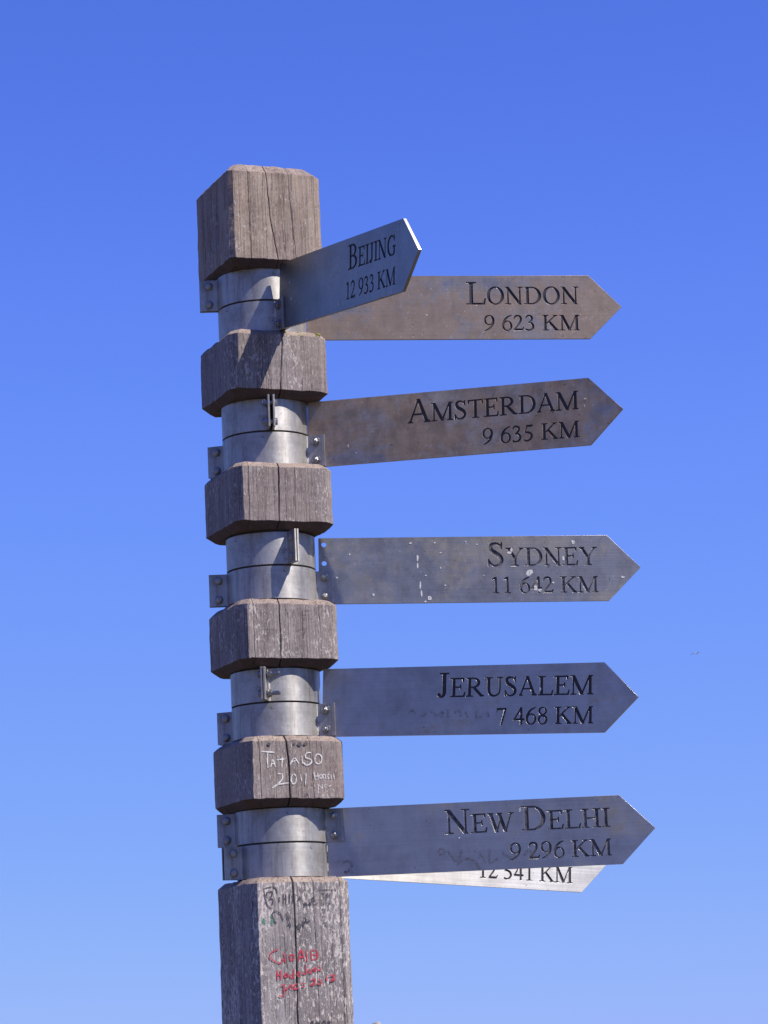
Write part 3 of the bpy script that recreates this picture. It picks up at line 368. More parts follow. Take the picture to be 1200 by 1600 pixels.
def timber_block(z_bot, z_top, front_cracks, left_cracks, mats, seed, ch_top=CT, ch_bot=CH, foot=False, left=0.0975, near=(0.0125, 0.0190), far=0.0125, right=0.0968):
    """z_bot, z_top: where the upright faces end; the cut ends are chamfered beyond them.
    cracks: list of (polyline [(z, x)], width, depth)"""
    bm = bmesh.new()
    zl = []
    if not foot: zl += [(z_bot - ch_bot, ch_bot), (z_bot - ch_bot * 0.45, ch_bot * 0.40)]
    n = max(4, int((z_top - z_bot) / 0.007)) if not foot else 150
    for i in range(n + 1):
        zl.append((z_bot + (z_top - z_bot) * i / n, 0.0))
    zl += [(z_top + ch_top * 0.55, ch_top * 0.50), (z_top + ch_top, ch_top)]
    rings = []
    for li, (z, ins) in enumerate(zl):
        h = HALF - ins
        hl = left - ins
        hr = right - ins
        c = CV
        def wob(px, py):
            return 0.0011 * noise.noise((px * 30 + seed, py * 30, z * 22)) + 0.0006 * noise.noise((px * 90, py * 90 + seed, z * 70))
        pts = []
        edge = 1.0 if (z > z_top - 0.012 or (not foot and z < z_bot + 0.012)) else 0.0
        def side(fn, cracks, key, a, b):
            a += 0.0011 * noise.noise((z * 40, seed, key)) + 0.0004 * noise.noise((z * 190, seed, key))
            b += 0.0011 * noise.noise((z * 40, seed, key + 9)) + 0.0004 * noise.noise((z * 190, seed, key + 9))
            feats = []
            for poly, w, d in sorted(cracks, key=lambda q: q[0][0][1]):
                x = interp(poly, z) + 0.0014 * noise.noise((z * 35, seed * 3.3, w * 900)) + 0.0006 * noise.noise((z * 150, seed * 3.3, w * 900))
                ww = w * (0.70 + 0.7 * abs(noise.noise((z * 18, seed, 7.0 + w * 1000))))
                feats.append((x, ww, d))
            xs = []
            start = a
            for i, (x, ww, d) in enumerate(feats + [(b, 0.0, 0.0)]):
                end = x - ww / 2
                n_seg = 6 if feats else 12
                for j in range(n_seg):
                    xs.append((start + (end - start) * j / n_seg, 0.0))
                if i < len(feats):
                    xs += [(end, 0.0), (x, d)]
                    start = x + ww / 2
                else:
                    xs.append((b, 0.0))
            for u, d in xs:
                x, y = fn(u, d)
                dz = edge * (0.0016 * noise.noise((u * 60 + key * 5, seed * 2.0, z * 3)) + 0.0011 * noise.noise((u * 210 + key * 5, seed * 2.0, z * 3)))
                pts.append((x, y, dz))
        side(lambda u, d: (u, -h + d + wob(u, -h)), front_cracks, 0.0, -hl + near[0], hr - c)
        side(lambda u, d: (hr - d + wob(h, u), u), [], 1.0, -h + c, h - c)
        side(lambda u, d: (-u, h - d + wob(-u, h)), [], 2.0, -hr + c, hl - far)
        side(lambda u, d: (-hl + d + wob(-h, -u), -u), [([(p[0], -p[1]) for p in poly], w, d) for poly, w, d in left_cracks], 3.0, -h + far, h - near[1])
        # worn upright corners
        rings.append([bm.verts.new((x, y, z + dz + 0.0008 * noise.noise((x * 40, y * 40, z * 9 + seed)))) for x, y, dz in pts])
    nn = len(rings[0])
    for li in range(len(rings) - 1):
        a, b = rings[li], rings[li + 1]
        cham = (not foot and li < 2) or li >= len(rings) - 3
        for i in range(nn):
            f = bm.faces.new((a[i], a[(i + 1) % nn], b[(i + 1) % nn], b[i]))
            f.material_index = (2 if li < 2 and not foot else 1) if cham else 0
    for ring, up in ((rings[0], False), (rings[-1], True)):
        cz = sum(v.co.z for v in ring) / nn
        cv = bm.verts.new((0, 0, cz))
        for i in range(nn):
            q = (ring[i], ring[(i + 1) % nn], cv)
            f = bm.faces.new(q if up else q[::-1])
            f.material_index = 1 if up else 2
    # crack walls darker: third slot is not needed, the depth shades them
    me = bm_mesh(bm, 'timber_block')
    return link('timber_block', me, mats, post)

W = [wood_material('weathered_wood_top', 0.30, 0.75, 1.0, 0.4), wood_material('weathered_wood_second', 0.35, -0.05, 2.0),
     wood_material('weathered_wood_third', 0.55, -0.02, 3.0), wood_material('weathered_wood_fourth', 0.60, 0.0, 4.0),
     wood_material('weathered_wood_fifth', 0.55, 0.12, 5.0, 0.3), wood_material('weathered_wood_base', 1.05, -0.25, 6.0, 1.0)]
WE = wood_material('worn_wood_end', -0.3, 0.62, 7.0)

WU = plain_material('shade_toned_underside', (0.068, 0.040, 0.032), 0.85, 0.0, 0.45, 90)  # brown wood of the lower ends, with the shade beneath darkened into its colour

FC = [  # main drying check and side checks per block, as (z, x)
    [([(3.0905, 0.0017), (3.1707, -0.0123), (3.2654, -0.0173)], 0.0022, 0.014), ([(3.10, 0.037), (3.2117, 0.0289), (3.2583, 0.0273)], 0.0011, 0.006), ([(3.11, -0.0525), (3.2609, -0.0550)], 0.0008, 0.004)],
    [([(2.8379, -0.0037), (2.9471, 0.004)], 0.0024, 0.016)],
    [([(2.5847, -0.0167), (2.6888, -0.0135)], 0.0024, 0.016), ([(2.58, -0.0745), (2.69, -0.0735)], 0.0010, 0.005)],
    [([(2.3285, -0.0229), (2.4404, -0.0224)], 0.0028, 0.018), ([(2.33, -0.0735), (2.44, -0.0740)], 0.0010, 0.005)],
    [([(2.0713, -0.0154), (2.1435, -0.0157), (2.1816, -0.0196)], 0.0034, 0.020), ([(2.07, -0.0710), (2.18, -0.0720)], 0.0012, 0.006), ([(2.07, 0.0310), (2.18, 0.0260)], 0.0008, 0.004)],
    [([(0.2, -0.018), (1.6648, -0.0166), (1.843, -0.015), (1.9263, -0.0174)], 0.0038, 0.022), ([(0.2, 0.024), (1.70, 0.0245), (1.92, 0.0215)], 0.0011, 0.005), ([(0.2, 0.073), (1.92, 0.0735)], 0.0010, 0.005)],
]
LC = [
    [([(3.10, -0.03), (3.26, -0.025)], 0.0010, 0.005)], [([(2.84, 0.02), (2.94, 0.022)], 0.0010, 0.005)],
    [([(2.58, -0.02), (2.69, -0.018)], 0.0012, 0.006)], [([(2.33, 0.035), (2.44, 0.036)], 0.0014, 0.007), ([(2.33, -0.03), (2.44, -0.03)], 0.0010, 0.005)],
    [([(2.07, 0.04), (2.18, 0.042)], 0.0014, 0.006)], [([(0.2, 0.0), (1.92, 0.004)], 0.0020, 0.010), ([(0.2, -0.05), (1.92, -0.047)], 0.0016, 0.007)],
]
BLK = []
BLK.append(timber_block(ZF[1], ZF[0], FC[0], LC[0], [W[0], WE, WU], 1, ch_top=0.018, left=0.0925, near=(0.0085, 0.0085), far=0.004))
BLK.append(timber_block(ZF[3], ZF[2], FC[1], LC[1], [W[1], WE, WU], 2))
BLK.append(timber_block(ZF[5], ZF[4], FC[2], LC[2], [W[2], WE, WU], 3))
BLK.append(timber_block(ZF[7], ZF[6], FC[3], LC[3], [W[3], WE, WU], 4))
BLK.append(timber_block(ZF[9], ZF[8], FC[4], LC[4], [W[4], WE, WU], 5))
BLK.append(timber_block(-0.15, ZF[10], FC[5], LC[5], [W[5], WE, WU], 6, foot=True))
BLK[4]['label'] = 'weathered block with white scrawled writing on its front'
BLK[5]['label'] = 'long lower length of the post with red and black pen writing'

def cylinder(name, r, z0, z1, mat, parent, n=64):
    verts, faces = [], []
    for z in (z0, z1):
        for i in range(n):
            t = 2 * math.pi * i / n
            verts.append((r * math.cos(t), r * math.sin(t), z))
    for i in range(n):
        faces.append((i, (i + 1) % n, n + (i + 1) % n, n + i))
    return link(name, mesh_from(name, verts, faces, True), mat, parent)

GAPS = [(ZF[1] - CH, ZF[2] + CT), (ZF[3] - CH, ZF[4] + CT), (ZF[5] - CH, ZF[6] + CT), (ZF[7] - CH, ZF[8] + CT), (ZF[9] - CH, ZF[10] + CT)]
for gt, gb in GAPS:
    cylinder('turned_core', RP - 0.0012, gb - 0.004, gt + 0.004, M['core'], post)

# ------------------------------------------------------------------ writing on the timber
def ribbon_mesh(strokes, width, place, taper=True, seed=0):
    """flat pen strokes; place(u, v, k) gives the point on the surface for stroke k"""
    rnd = random.Random(seed)
    verts, faces = [], []
    for k, s in enumerate(strokes):
        pts = [Vector((p[0], p[1])) * 0.001 for p in s]
        # densify with a smooth curve through the points
        dense = []
        if len(pts) == 2:
            dense = [pts[0].lerp(pts[1], i / 4) for i in range(5)]
        else:
            ext = [pts[0] * 2 - pts[1]] + pts + [pts[-1] * 2 - pts[-2]]
            for i in range(1, len(ext) - 2):
                a, b, c, d = ext[i - 1:i + 3]
                for j in range(4):
                    t = j / 4
                    dense.append(0.5 * (2 * b + (c - a) * t + (2 * a - 5 * b + 4 * c - d) * t * t + (3 * b - a - 3 * c + d) * t ** 3))
            dense.append(pts[-1])
        b0 = len(verts)
        n = len(dense)
        for i, p in enumerate(dense):
            d = (dense[min(i + 1, n - 1)] - dense[max(i - 1, 0)])
            if d.length < 1e-9: d = Vector((1, 0))
            d.normalize()
            nrm = Vector((-d.y, d.x))
            w = width * rnd.uniform(0.72, 1.2) * (0.65 if taper and i in (0, n - 1) else 1.0) / 2
            for sgn in (1, -1):
                q = p + nrm * w * sgn
                verts.append(place(q.x, q.y, k))
        for i in range(n - 1):
            a = b0 + 2 * i
            faces.append((a, a + 1, a + 3, a + 2))
    return verts, faces

def pen(block, key, mat, width, name='graffiti'):
    strokes = MARKS[key]
    v, f = ribbon_mesh(strokes, width, lambda u, z, k: (u, -HALF - 0.0010 - 0.00002 * k, z), seed=len(key))
    o = link(name, mesh_from(name, v, f), M[mat], block)
    return o

pen(BLK[4], 'white', 'white_chalk', 0.0023)
pen(BLK[4], 'white2', 'white_thin', 0.0022)
for _a, _b in ((0, 3), (3, 4), (4, 8), (8, 10), (10, 11)):
    MARKS['_one'] = MARKS['carve'][_a:_b]
    pen(BLK[3], '_one', 'carve', 0.0022, 'carved_letter')
pen(BLK[5], 'red', 'red_pen', 0.0028)
pen(BLK[5], 'dark', 'dark_pen', 0.0025)
pen(BLK[5], 'faint', 'faint_pen', 0.0024)
pen(BLK[5], 'black', 'dark_pen', 0.0032)
for _s in MARKS['green']:
    MARKS['_one'] = [_s]
    pen(BLK[5], '_one', 'green_pen', 0.0036, 'green_mark')

# small dark nail holes along the top of the fifth block
def nail_hole(x, z, r):
    verts = [(x + r * 1.3 * math.cos(t), -HALF - 0.0016, z + r * math.sin(t)) for t in [i * math.pi / 5 for i in range(10)]]
    return link('nail_hole', mesh_from('nail_hole', verts, [tuple(range(10))]), M['core'], BLK[4])
for x, z, r in ((-0.053, 2.1690, 0.0030), (-0.0045, 2.1695, 0.0018), (0.006, 2.1685, 0.0034), (0.0165, 2.1690, 0.0026)):
    nail_hole(x, z, r)

# moss along the top edge of the second block
def build_moss():
    rnd = random.Random(4)
    bm = bmesh.new()
    for i in range(26):
        x = rnd.uniform(0.035, 0.084) if i < 20 else rnd.uniform(0.0, 0.035)
        r = rnd.uniform(0.0010, 0.0024)
        t = rnd.uniform(0, 1) ** 1.5
        mt = Matrix.Translation((x, -HALF + 0.0005 + t * CT, ZF[2] + t * CT)) @ Matrix.Diagonal((rnd.uniform(1, 1.8), 1, 0.7, 1))
        bmesh.ops.create_icosphere(bm, subdivisions=1, radius=r, matrix=mt)
    o = link('moss', bm_mesh(bm, 'moss', 180), plain_material('moss_green', (0.20, 0.22, 0.045), 0.9, 0.0, 0.4, 300), BLK[1])
    o['kind'] = 'stuff'
build_moss()

# ------------------------------------------------------------------ clamps
def arc_path(r, a0, a1, n):
    return [Vector((r * math.cos(a0 + (a1 - a0) * i / n), r * math.sin(a0 + (a1 - a0) * i / n))) for i in range(n + 1)]

GAP_HALF = 0.0032        # half the slot between the two flanges (the plate sits in it)
FL_OUT = 0.1180          # outer end of the flanges
STRIP = 0.0032           # thickness of the strip steel

def clamp_half_mesh(side, height, fl_pos=FL_OUT, fl_neg=FL_OUT, slot=GAP_HALF):
    """half of a band clamp: half ring with a flange at each end, strip bent from one piece.
    side -1: the half facing local -y (front of the sign), +1: the half behind. fl_pos/fl_neg: flange ends at +x / -x"""
    r = RP + 0.0006
    y0 = slot
    fil = 0.007
    # centreline on the inner side, for side=+1 (y>0), from +x flange to -x flange
    def corner(x_out, sgn):
        # flange straight part then a small fillet into the ring
        yc = y0 + fil
        xr = math.sqrt((r + fil) ** 2 - yc ** 2)          # fillet centre
        c = Vector((xr, yc))
        a_end = math.atan2(-yc, -xr)                      # towards the ring centre
        a_start = -math.pi / 2
        pts = [Vector((x_out, y0))]
        da = a_end - a_start
        while da > math.pi: da -= 2 * math.pi
        while da < -math.pi: da += 2 * math.pi
        for i in range(6):
            a = a_start + da * i / 5
            pts.append(c + Vector((fil * math.cos(a), fil * math.sin(a))))
        return [Vector((sgn * p.x, p.y)) for p in pts], math.atan2(yc, xr)
    pp, ang = corner(fl_pos, 1)
    pn, _ = corner(fl_neg, -1)
    path = pp + arc_path(r, ang, math.pi - ang, 40)[1:-1] + pn[::-1]
    # outward offset
    n = len(path)
    outer = []
    for i in range(n):
        d = (path[min(i + 1, n - 1)] - path[max(i - 1, 0)]).normalized()
        nn = Vector((d.y, -d.x))       # right-hand side when walking +x -> -x over the top = outward
        outer.append(path[i] + nn * STRIP)
    # make sure outward points away from the axis at mid path
    if outer[n // 2].length < path[n // 2].length:
        outer = [p * 2 - q for p, q in zip(path, outer)]
    poly = path + outer[::-1]
    poly = [Vector((p.x, p.y * side)) for p in poly]
    bm = bmesh.new()
    lo = [bm.verts.new((p.x, p.y, -height / 2)) for p in poly]
    hi = [bm.verts.new((p.x, p.y, height / 2)) for p in poly]
    m = len(poly)
    for i in range(m):
        bm.faces.new((lo[i], lo[(i + 1) % m], hi[(i + 1) % m], hi[i]))
    for i in range(n - 1):
        j = m - 1 - i
        bm.faces.new((lo[i], lo[i + 1], lo[j - 1], lo[j]))
        bm.faces.new((hi[i], hi[j], hi[j - 1], hi[i + 1]))
    return bm_mesh(bm, 'clamp_half', 35)

def bolt_mesh(reach=0.008, long_thread=0.0):
    """bolt through both flanges along local y: nut and thread end at -y, head at +y"""
    bm = bmesh.new()
    y_f = GAP_HALF + STRIP
    def prism(r, y0, y1, n, r2=None, ph=0.0):
        r2 = r if r2 is None else r2
        a = [bm.verts.new((r * math.cos(ph + 2 * math.pi * i / n), y0, r * math.sin(ph + 2 * math.pi * i / n))) for i in range(n)]
        b = [bm.verts.new((r2 * math.cos(ph + 2 * math.pi * i / n), y1, r2 * math.sin(ph + 2 * math.pi * i / n))) for i in range(n)]
        for i in range(n):
            bm.faces.new((a[i], a[(i + 1) % n], b[(i + 1) % n], b[i]))
        bm.faces.new(a[::-1]); bm.faces.new(b)
    # front: washer, hexagon nut with rounded crown, thread end
    prism(0.0092, -y_f, -y_f - 0.0013, 20)
    prism(0.0070, -y_f - 0.0013, -y_f - 0.0058, 6, ph=0.4)
    prism(0.0068, -y_f - 0.0058, -y_f - 0.0068, 6, 0.0052, ph=0.4)
    prism(0.0040, -y_f - 0.0060, -y_f - 0.0095 - long_thread, 12)
    prism(0.0040, -y_f - 0.0095 - long_thread, -y_f - 0.0105 - long_thread, 12, 0.0030)
    # shank and rear head
    prism(0.0039, -y_f, y_f, 12)
    prism(0.0088, y_f, y_f + 0.0013, 20)
    prism(0.0072, y_f + 0.0013, y_f + 0.0058, 6, 0.0066, ph=0.1)
    return bm_mesh(bm, 'bolt', 30)

def dome_mesh():
    """button-head bolt end seen on the far flange: rounded head at -y"""
    bm = bmesh.new()
    y_f = GAP_HALF + STRIP
    prev = None
    n = 18
    prof = [(0.0078, 0.0), (0.0078, 0.0016), (0.0068, 0.0040), (0.0045, 0.0056), (0.0018, 0.0062)]
    for r, h in prof:
        ring = [bm.verts.new((r * math.cos(2 * math.pi * i / n), -y_f - h, r * math.sin(2 * math.pi * i / n))) for i in range(n)]
        if prev:
            for i in range(n):
                bm.faces.new((prev[i], prev[(i + 1) % n], ring[(i + 1) % n], ring[i]))
        prev = ring
    bm.faces.new(prev)
    a = [bm.verts.new((0.0039 * math.cos(2 * math.pi * i / 10), -y_f, 0.0039 * math.sin(2 * math.pi * i / 10))) for i in range(10)]
    b = [bm.verts.new((0.0039 * math.cos(2 * math.pi * i / 10), y_f + 0.009, 0.0039 * math.sin(2 * math.pi * i / 10))) for i in range(10)]
    for i in range(10):
        bm.faces.new((a[i], a[(i + 1) % 10], b[(i + 1) % 10], b[i]))
    bm.faces.new(b)
    return bm_mesh(bm, 'bolt', 40)

ME_BOLT = bolt_mesh()
ME_BOLT.materials.append(M['bolt'])
ME_BOLT_LONG = bolt_mesh(long_thread=0.012)
ME_BOLT_LONG.materials.append(M['bolt'])
ME_DOME = dome_mesh()
ME_DOME.materials.append(M['steel_clamp'])
BAND_H = 0.0605

def add_clamp(parent, dz, fl_pos=FL_OUT, fl_neg=FL_OUT, bolts_pos='nut', bolts_neg='dome', mat=None, height=BAND_H, slot=GAP_HALF, flip=False):
    front = link('clamp_half', clamp_half_mesh(-1, height, fl_pos, fl_neg, slot), mat or M['steel_clamp'], parent)
    back = link('clamp_half', clamp_half_mesh(1, height, fl_pos, fl_neg, slot), mat or M['steel_clamp'], parent)
    front.location = back.location = (0, 0, dz)
    rnd = random.Random(int(dz * 1e5))
    for sx, kind in ((1, bolts_pos), (-1, bolts_neg)):
        if not kind: continue
        for s in (1, -1):
            me = {'nut': ME_BOLT, 'dome': ME_DOME, 'long': ME_BOLT_LONG}[kind]
            b = link('bolt', me, None, front)
            b.location = (sx * 0.1000, 0, s * 0.0180)
            b.rotation_euler = (0, rnd.uniform(0, 1.0), math.pi if flip and sx > 0 else 0)
            b.scale = (1, (slot + STRIP) / (GAP_HALF + STRIP) if slot < GAP_HALF and kind != 'long' else 1, 1)
    return front, back

def gap_levels(g):
    gt, gb = GAPS[g]
    mid = (gt + gb) / 2
    return mid + BAND_H / 2 + 0.0018, mid - BAND_H / 2 - 0.0018

# ------------------------------------------------------------------ arrow signs
PLATE_T = 0.0058
ENG = 0.0020             # depth of the cut letters

def layout(text, base, cap, small, right, target):
    """glyph contours (in metres on the plate) for one line, capitals then small capitals, right aligned"""
    items, x, prev_end = [], 0.0, -1e9
    first = True
    for ch in text:
        if ch == ' ':
            x += 250 * small / 662
            first = True
            continue
        adv, cont = GLYPHS[ch]
        s = (cap if first else small) / 662
        first = False
        if ch.isdigit(): s = small / 668
        xmin = min(p[0] for c in cont for p in c) * s
        xmax = max(p[0] for c in cont for p in c) * s
        if x + xmin < prev_end + 0.0006: x = prev_end + 0.0006 - xmin
        items.append((x, s, cont))
        prev_end = x + xmax
        x += adv * s
    x0 = min(ix + min(p[0] for c in cont for p in c) * s for ix, s, cont in items)
    k = target / (prev_end - x0)
    out = []
    for ix, s, cont in items:
        for c in cont:
            out.append([(right - (prev_end - (ix + p[0] * s)) * k, base + p[1] * s) for p in c])
    return out

def curve_mesh(name, contours, thick, front_y):
    """flat sheet with holes, standing in the local x-z plane, its front at y = front_y, its back at front_y + thick"""
    cu = bpy.data.curves.new(name, 'CURVE')
    cu.dimensions = '2D'
    cu.fill_mode = 'BOTH' if thick > 0 else 'FRONT'
    cu.extrude = thick / 2
    for c in contours:
        sp = cu.splines.new('POLY')
        sp.points.add(len(c) - 1)
        for p, (x, y) in zip(sp.points, c):
            p.co = (x, y, 0, 1)
        sp.use_cyclic_u = True
    tmp = bpy.data.objects.new(name, cu)
    COL.objects.link(tmp)
    dg = bpy.context.evaluated_depsgraph_get()
    me = bpy.data.meshes.new_from_object(tmp.evaluated_get(dg))
    bpy.data.objects.remove(tmp)
    bpy.data.curves.remove(cu)
    me.name = name
    for v in me.vertices:
        x, y, z = v.co
        v.co = (x, front_y + thick / 2 - z, y)
    me.materials.clear()
    return me

def circle(cx, cy, r, n=14):
    return [(cx + r * math.cos(2 * math.pi * i / n), cy + r * math.sin(2 * math.pi * i / n)) for i in range(n)]

def blob(u, v, rx, ry, rnd, place):
    n = 9
    ph = rnd.uniform(0, 6)
    vs = [place(u + rx * math.cos(2 * math.pi * i / n + ph * 0.1) * rnd.uniform(0.6, 1.15), v + ry * math.sin(2 * math.pi * i / n + ph * 0.1) * rnd.uniform(0.6, 1.15)) for i in range(n)]
    return vs

def arrow_sign(key, name1, dist, angle, zc, tilt, r0, gap, upper, label, mat, t1=None, t2=None, right=0.5290, bolts_neg='dome'):
    root = bpy.data.objects.new('direction_sign', None)
    COL.objects.link(root)
    root.empty_display_size = 0.1
    zc += EYE
    root.location = (AX, AY, zc)
    root.rotation_euler = (0, 0, math.radians(angle))
    tag(root, label, 'sign', 'arrow signs on the post')
    u0 = max(0.0, (0.0935 if key == 'jer' else 0.0860) - r0)
    H2 = SIGN_H / 2
    c = 0.0012
    outline = [(u0, -H2 + c), (u0 + c, -H2), (SIGN_L, -H2), (SIGN_L + SIGN_T - 0.001, -0.0012), (SIGN_L + SIGN_T, 0), (SIGN_L + SIGN_T - 0.001, 0.0012), (SIGN_L, H2), (u0 + c, H2), (u0, H2 - c)]
    hu = 0.1000 - r0
    upz, loz = gap_levels(gap)
    holes = [circle(hu, d - zc + s * 0.018, 0.0050) for d in ((upz, loz) if key == 'syd' else ((upz,) if upper else (loz,))) for s in (1, -1)]
    holes = [h for h in holes if all(abs(p[1]) < H2 - 0.001 and p[0] > u0 + 0.0008 for p in h)]
    line1 = layout(name1, 0.0060, 0.0443, 0.0345, right, t1) if name1 else []
    line2 = layout(dist, -0.0463, 0.0305, 0.0305, right, t2)
    fy = -PLATE_T / 2
    front = curve_mesh('sign_plate', [outline] + holes + line1 + line2, ENG, fy)
    backm = curve_mesh('sign_back', [outline] + holes, PLATE_T - ENG - 0.00005, fy + ENG + 0.00005)
    bm = bmesh.new()
    bm.from_mesh(front)
    bm.from_mesh(backm)
    bm.to_mesh(front)
    bm.free()
    bpy.data.meshes.remove(backm)
    plate = link('sign_plate', front, mat, root)
    plate.location = (r0, 0, 0)
    plate.rotation_euler = (0, -math.radians(tilt), 0)
    yl = fy + ENG - 0.0004
    if line1:
        link('place_name', curve_mesh('place_name', line1, 0.0, yl), M['ink_faded' if key in ('syd', 'nd') else 'ink_letter'], plate)
    link('distance_text', curve_mesh('distance_text', line2, 0.0, yl), M['ink_faded' if key in ('syd', 'nd') else 'ink_letter'], plate)
    # dried splashes and smudges on the plate
    sp = MARKS['spots'].get(key)
    rnd = random.Random(len(label))
    if sp:
        verts, faces = [], []
        for i, (u, v, rx, ry) in enumerate(sp):
            b0 = len(verts)
            vs = blob(u / 1000, v / 1000, rx / 1150, ry / 1150, rnd, lambda a, b: (a, fy - 0.0003 - 0.00002 * i, b))
            verts += vs
            faces.append(tuple(range(b0, b0 + len(vs))))
        link('white_splashes', mesh_from('white_splashes', verts, faces), M['spot'], plate)['kind'] = 'stuff'
    sm = MARKS['smudge'].get(key)
    if sm:
        v, f = ribbon_mesh(sm, 0.0052, lambda a, b, k: (a, fy - 0.0002 - 0.00002 * k, b), seed=3)
        link('smudged_scrawl', mesh_from('smudged_scrawl', v, f), M['smudge'], plate)['kind'] = 'stuff'
    add_clamp(root, (upz if upper else loz) - zc, bolts_neg=bolts_neg)
    return root

MS = {
    'london': metal_material('plate_brown_patina', 0.78, 1.30, 11.0, 0.46, rust=0.35, patcol=(0.360, 0.262, 0.192), mottle=0.28, speck=0.4),
    'amst': metal_material('plate_stained_patina', 0.78, 1.50, 12.0, 0.46, rust=0.85, patcol=(0.460, 0.318, 0.200), mottle=0.45, speck=0.4),
    'syd': metal_material('plate_grey', 0.40, 1.15, 13.0, 0.48, rust=0.15, patcol=(0.33, 0.285, 0.235), mottle=0.28, speck=0.5),
    'jer': metal_material('plate_blue_grey', 0.22, 1.28, 14.0, 0.42, rust=0.15),
    'nd': metal_material('plate_dull_steel', 0.18, 1.28, 15.0, 0.42, rust=0.15),
    'beij': metal_material('plate_dark_steel', 0.15, 0.80, 16.0, 0.42, rust=0.20, speck=0.6),
    'ny': metal_material('plate_bright_steel', 0.10, 1.65, 17.0, 0.44, rust=0.10),
}
arrow_sign('london', 'LONDON', '9 623 KM', 4.10, 1.4178, -1.32, 0.0843, 0, True, 'steel arrow sign reading London 9 623 KM, uppermost of those pointing level right', MS['london'], 0.219, 0.1855)
arrow_sign('beij', 'BEIJING', '12 933 KM', -64.86, 1.4173, -7.46, 0.0959, 0, False, 'dark foreshortened arrow sign reading Beijing 12 933 KM, jutting towards the viewer', MS['beij'], 0.2010, 0.2080, 0.5195)
arrow_sign('amst', 'AMSTERDAM', '9 635 KM', -17.40, 1.1609, -1.62, 0.0832, 1, False, 'brown stained arrow sign reading Amsterdam 9 635 KM', MS['amst'], 0.3300, 0.1850)
arrow_sign('syd', 'SYDNEY', '11 642 KM', 3.81, 0.9042, -1.27, 0.0896, 2, False, 'grey arrow sign reading Sydney 11 642 KM, spattered with white splashes', MS['syd'], 0.2085, 0.2020)
arrow_sign('jer', 'JERUSALEM', '7 468 KM', -19.23, 0.6503, -3.70, 0.0851, 3, False, 'blue-grey steel arrow sign reading Jerusalem 7 468 KM', MS['jer'], 0.2960, 0.1830)
arrow_sign('nd', 'NEW DELHI', '9 296 KM', -4.27, 0.3926, -0.27, 0.0783, 4, True, 'steel arrow sign reading New Delhi 9 296 KM, lowest in front', MS['nd'], 0.3040, 0.1865, 0.5300)
arrow_sign('ny', '', '12 541 KM', 27.08, 0.3954, -3.71, 0.0931, 4, False, 'bright arrow sign with 12 541 KM, mostly hidden behind the New Delhi sign', MS['ny'], None, 0.2050, 0.5280)

# ------------------------------------------------------------------ clamps that hold no sign in view
def spare_clamp(angle, gap, label, bolts='nut', fl=FL_OUT, slot=GAP_HALF, flip=False):
    root = bpy.data.objects.new('band_clamp', None)
    COL.objects.link(root)
    root.empty_display_size = 0.1
    up, lo = gap_levels(gap)
    root.location = (AX, AY, up)
    root.rotation_euler = (0, 0, math.radians(angle))
    tag(root, label, 'clamp', 'clamps without a sign')
    add_clamp(root, 0.0, fl_pos=fl, bolts_pos=bolts, bolts_neg='dome', slot=slot, flip=flip)
spare_clamp(-82.0, 1, 'empty steel band clamp above the Amsterdam sign clamp, flanges to the front', 'nut')
spare_clamp(-63.0, 2, 'empty steel band clamp above the Sydney sign clamp, flanges to front right', 'dome', slot=0.0009)
spare_clamp(-99.0, 3, 'empty steel band clamp above the Jerusalem sign clamp, bolts sticking out right', 'long', slot=0.0009, flip=True)

# ------------------------------------------------------------------ far things
def build_boulder():
    k = NT('boulder_stone')
    nz = k.noise(k.coord((3, 3, 3)), 1.0, 6, 0.6)
    k.link(k.mix(nz, (0.20, 0.195, 0.19), (0.32, 0.31, 0.30)), k.b.inputs['Base Color'])
    k.b.inputs['Roughness'].default_value = 0.9
    k.link(k.bump(nz, 0.7, 0.08), k.b.inputs['Normal'])
    bm = bmesh.new()
    bmesh.ops.create_icosphere(bm, subdivisions=5, radius=1.0)
    for v in bm.verts:
        d = v.co.normalized()
        n = noise.fractal(d * 1.7 + Vector((3.1, 0.4, 1.0)), 1.0, 2.0, 5)
        s = 1.0 + 0.16 * n
        taper = 1.0 - 0.78 * max(0.0, d.z) ** 1.6
        v.co = Vector((d.x * 0.95 * taper * s, d.y * 0.9 * taper * s, d.z * 1.97 * (1.0 + 0.03 * n)))
    me = bm_mesh(bm, 'boulder', 180)
    o = link('boulder', me, k.m)
    dist = 22.0
    o.location = (-0.0108 * dist, dist, -0.115)
    tag(o, 'rounded grey rock tip just showing above the bottom edge beside the post', 'rock')
build_boulder()

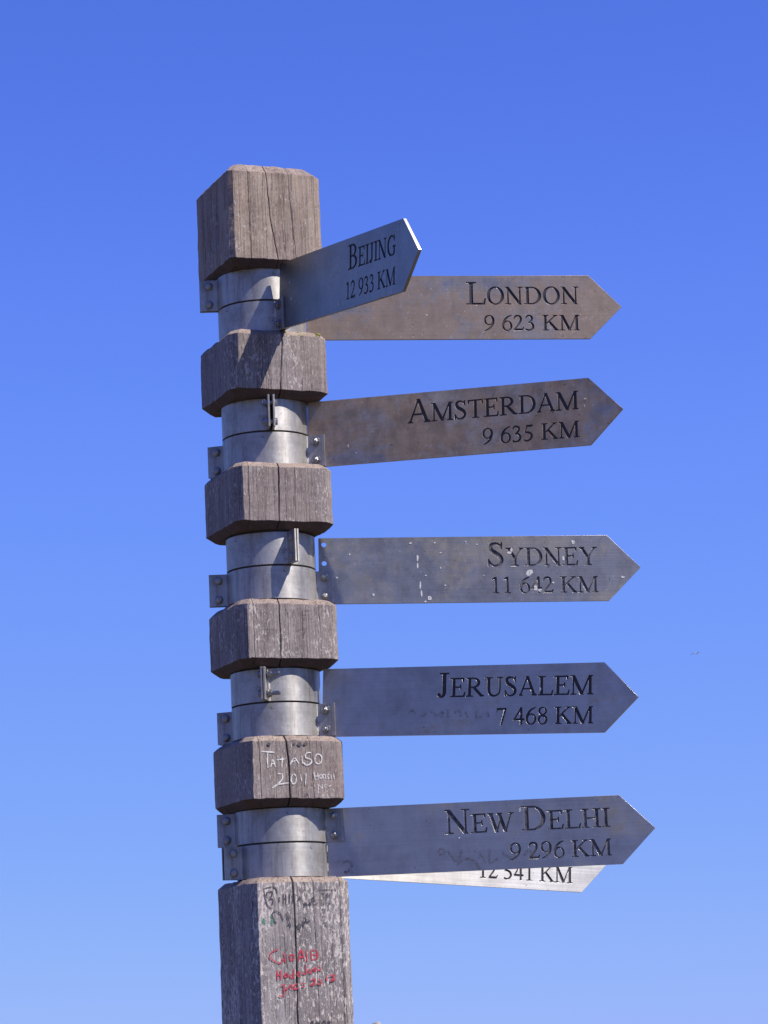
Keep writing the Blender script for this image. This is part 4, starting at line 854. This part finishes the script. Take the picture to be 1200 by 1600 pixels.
def build_bird():
    """gull gliding far off: body with tail and head, two long bent wings"""
    bm = bmesh.new()
    prof = [(-0.26, 0.012), (-0.20, 0.035), (-0.08, 0.062), (0.05, 0.070), (0.14, 0.055), (0.20, 0.040), (0.25, 0.034), (0.29, 0.012), (0.33, 0.004)]
    prev = None
    for y, r in prof:
        ring = [bm.verts.new((r * math.cos(t), y, r * 0.85 * math.sin(t))) for t in [i * math.pi / 5 for i in range(10)]]
        if prev:
            for i in range(10):
                bm.faces.new((prev[i], prev[(i + 1) % 10], ring[(i + 1) % 10], ring[i]))
        else: bm.faces.new(ring)
        prev = ring
    bm.faces.new(prev)
    body = bm_mesh(bm, 'bird_body', 60)
    b2 = bmesh.new()
    for s in (-1, 1):
        sec = [(0.04, 0.02, 0.10, 0.20, 0.02), (0.25, 0.07, 0.12, 0.18, 0.016), (0.45, 0.03, 0.08, 0.13, 0.010), (0.62, -0.03, 0.02, 0.05, 0.004)]
        prev = None
        for x, z, yf, ch, th in sec:
            ring = [b2.verts.new((s * x, yf, z)), b2.verts.new((s * x, yf - ch * 0.4, z + th)), b2.verts.new((s * x, yf - ch, z)), b2.verts.new((s * x, yf - ch * 0.4, z - th * 0.5))]
            if prev:
                for i in range(4):
                    b2.faces.new((prev[i], prev[(i + 1) % 4], ring[(i + 1) % 4], ring[i]))
            else: b2.faces.new(ring)
            prev = ring
        b2.faces.new(prev)
    t = [b2.verts.new(p) for p in ((-0.02, -0.24, 0.006), (0.02, -0.24, 0.006), (0.07, -0.38, 0.0), (-0.07, -0.38, 0.0), (0.0, -0.30, -0.008))]
    for q in ((0, 1, 4), (1, 2, 4), (2, 3, 4), (3, 0, 4), (3, 2, 1, 0)): b2.faces.new([t[i] for i in q])
    wings = bm_mesh(b2, 'wings', 60)
    grey = plain_material('gull_grey', (0.42, 0.43, 0.46), 0.8, 0.0, 0.1, 5)
    root = link('bird', body, grey)
    link('wings', wings, grey, root)
    D = 270.0
    root.location = (0.10775 * D, 0.98502 * D, EYE + 0.13465 * D)
    root.rotation_euler = (math.radians(2), math.radians(6), math.radians(158))
    tag(root, 'tiny distant bird gliding in the blue sky right of the post', 'bird')
build_bird()
